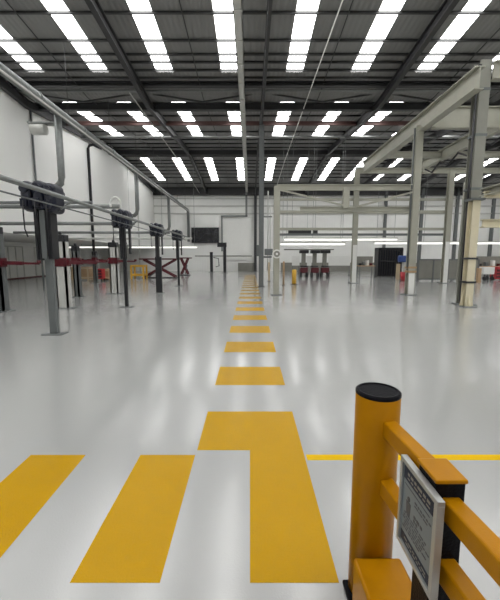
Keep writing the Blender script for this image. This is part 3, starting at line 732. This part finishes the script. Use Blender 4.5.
# trolley + red box beyond the near column
Y = 24.0; x0, x1 = xat(481, 268, Y), xat(492, 268, Y)
t = thing('hand_trolley', 'white hand trolley with black wheels beyond the warm cream column', 'trolley', ((x0 + x1) / 2, Y, 0))
MB().box(x0, x1, Y - .3, Y + .3, .45, .95, .03).build('tray', 'white', t)
for x in (x0 + .12, x1 - .12):
    for y in (Y - .25, Y + .25):
        MB().box(x - .03, x + .03, y - .03, y + .03, .3, .46).build('caster_leg', 'black', t)
        MB().cyl((x - .04, y, .16), (x + .04, y, .16), .16, 16).build('wheel', 'black', t)
Y = 24.6; X = xat(499, 268, Y)
t = thing('tool_chest', 'red tool chest standing past the white hand trolley', 'tool chest', (X, Y, 0))
MB().box(X - .4, X + .4, Y - .3, Y + .3, .08, .95, .02).build('cabinet', 'redbright', t)
for z in (.25, .47, .69): MB().box(X - .36, X + .36, Y - .325, Y - .3, z - .08, z + .08).build('drawer', 'red', t)
for x in (X - .3, X + .3): MB().cyl((x - .03, Y, .045), (x + .03, Y, .045), .045, 12).build('wheel', 'black', t)
X, Yp = fl(478, 283)
b = MB(); b.box(X - .1, X + .1, Yp - .1, Yp + .1, 0, .95); tag(b.build('guard_post', 'wood'), 'short brown post behind the warm cream column', 'post')

# ================================================================= YELLOW GUARD IN FRONT
PX, PY, PR = .594, 1.50, .0985
g = thing('impact_barrier', 'yellow impact barrier with round end post, two rails and a black upright', 'barrier', (PX, PY, 0))
b = MB(); b.box(.470, .735, PY - .15, 1.54, 0, .022, .006); b.build('base_plate', 'guardcap', g)
b = MB(); b.lathe((PX - .004, PY), [(0, .022), (PR, .022), (PR, 1.030), (PR - .004, 1.036), (0, 1.036)], 64); b.build('end_post', 'guard', g)
b = MB(); b.lathe((PX - .004, PY), [(PR - .001, 1.026), (PR + .0012, 1.028), (PR + .0012, 1.040), (PR - .005, 1.045), (PR - .014, 1.046), (PR - .016, 1.040), (0, 1.040)], 64); b.build('post_cap', 'guardcap', g)
def rail(b, y0, y1, z0, z1, xo=0.0, w=.062, bev=.008):
    # box rail that runs very slightly askew to the walkway
    n0 = len(b.bm.verts); b.box(-w / 2, w / 2, y0, y1, z0, z1, bev, 3); b.bm.verts.ensure_lookup_table()
    for v in b.bm.verts[n0:]: v.co.x += .646 + xo - .085 * (v.co.y - 1.0)
b = MB(); b.box(.474, .690, -.9, PY - .1, .0, zat(557, 1.4), .012, 3); b.build('kerb_rail', 'guard', g)
b = MB(); rail(b, 1.09, PY - .04, .866, .938); rail(b, -.9, 1.02, .812, .884); b.build('upper_rail', 'guard', g)
b = MB(); rail(b, -.9, PY - .04, .59, .665); b.build('lower_rail', 'guard', g)
b = MB(); b.box(.594, .690, 1.003, 1.113, .012, .934, .004); b.build('upright', 'guardcap', g)
b = MB(); b.box(.590, .694, .997, 1.120, .933, .947, .004); b.build('upright_cap', 'guard', g)
b = MB(); b.box(.55, .735, .96, 1.16, 0, .012, .003); b.build('upright_base_plate', 'guardcap', g)

# information sign clipped to the barrier
SX, SY0, SY1, SZ0, SZ1 = .575, .942, 1.195, .572, .915
s = thing('information_sign', 'framed notice with dark blue header clipped to the yellow barrier', 'sign', (SX + .01, (SY0 + SY1) / 2, SZ0))
b = MB(); b.box(SX, SX + .012, SY0 + .004, SY1 - .004, SZ0 + .004, SZ1 - .004); b.build('panel', 'sheet', s)
b = MB(); w = .016
for (y0, y1, z0, z1) in ((SY0, SY1, SZ1 - w, SZ1), (SY0, SY1, SZ0, SZ0 + w), (SY0, SY0 + w + .004, SZ0 + w, SZ1 - w), (SY1 - w, SY1, SZ0 + w, SZ1 - w)):
    b.box(SX - .008, SX + .016, y0, y1, z0, z1, .002)
b.build('frame', 'frame', s)
def mark(y0, y1, z0, z1, nm, m):
    MB().box(SX - .0012, SX + .001, y0, y1, z0, z1).build(nm, m, s)
W = SY1 - SY0
mark(SY0 + .032, SY1 - .022, SZ1 - .075, SZ1 - .028, 'header_band', 'header')
mark(SY0 + .032, SY1 - .022, SZ0 + .022, SZ0 + .058, 'footer_band', 'header')
b = MB()
def ln(y0, y1, z, h): b.box(SX - .0012, SX + .001, y0, y1, z - h / 2, z + h / 2)
ya, yb = SY0 + .04, SY1 - .03
# heading line under the header, text lines, broken into word-like runs
z = SZ1 - .092
ln(ya + .01, yb, z, .003)
for zz, hh, rag in ((.115, .006, .0), (.128, .004, .02), (.17, .010, .05), (.186, .010, .08), (.20, .004, .02), (.212, .004, .03), (.224, .004, .0), (.236, .004, .04), (.248, .004, .015), (.26, .004, .06)):
    y = ya + rag; yend = yb - (.07 if .1 < zz < .2 else 0)
    while y < yend - .01:
        l = random.uniform(.008, .028); ln(y, min(y + l, yend), SZ1 - zz, hh); y += l + .006
b.build('printed_text', 'ink', s)
# small white text runs on the bands
b = MB()
for zc_, hh in ((SZ1 - .045, .010), (SZ1 - .062, .005), (SZ0 + .046, .005), (SZ0 + .034, .005)):
    y = SY0 + .05
    while y < SY1 - .06:
        l = random.uniform(.01, .03); b.box(SX - .002, SX, y, min(y + l, SY1 - .05), zc_ - hh / 2, zc_ + hh / 2); y += l + .008
b.build('band_text', 'fence', s)
# pictogram: a small standing figure mark beside the text
b = MB(); yc, zc_ = SY1 - .065, SZ1 - .165
b.poly([(yc + .009 * math.cos(2*math.pi*k/16), zc_ + .03 + .009 * math.sin(2*math.pi*k/16)) for k in range(16)], 'x', SX - .0014, SX + .001)
b.poly([(yc - .016, zc_ + .018), (yc + .016, zc_ + .018), (yc + .012, zc_ - .03), (yc - .012, zc_ - .03)], 'x', SX - .0014, SX + .001)
b.build('pictogram', 'ink', s)

# ================================================================= LIGHT, WORLD, CAMERA
w = bpy.data.worlds.new('World'); S.world = w; w.use_nodes = True
nt = w.node_tree; bg = nt.nodes['Background']
sky = nt.nodes.new('ShaderNodeTexSky'); sky.sky_type = 'HOSEK_WILKIE'; sky.turbidity = 6
nt.links.new(sky.outputs['Color'], bg.inputs['Color']); bg.inputs['Strength'].default_value = 0.6

cd = bpy.data.cameras.new('camera'); cam = bpy.data.objects.new('camera', cd); COL.objects.link(cam)
cd.sensor_fit = 'HORIZONTAL'; cd.sensor_width = 36; cd.lens = FPX / 500 * 36
cd.clip_start = 0.02; cd.clip_end = 200
cam.location = (0, 0, CAM_H); cam.rotation_euler = (math.pi / 2 - TH, 0, 0)
S.camera = cam
S.cycles.max_bounces = 8; S.cycles.diffuse_bounces = 5; S.cycles.glossy_bounces = 4
S.cycles.use_denoising = True
S.view_settings.view_transform = 'Standard'; S.view_settings.look = 'None'
S.view_settings.gamma = 1; S.view_settings.use_curve_mapping = False
S.view_settings.exposure = 0.4
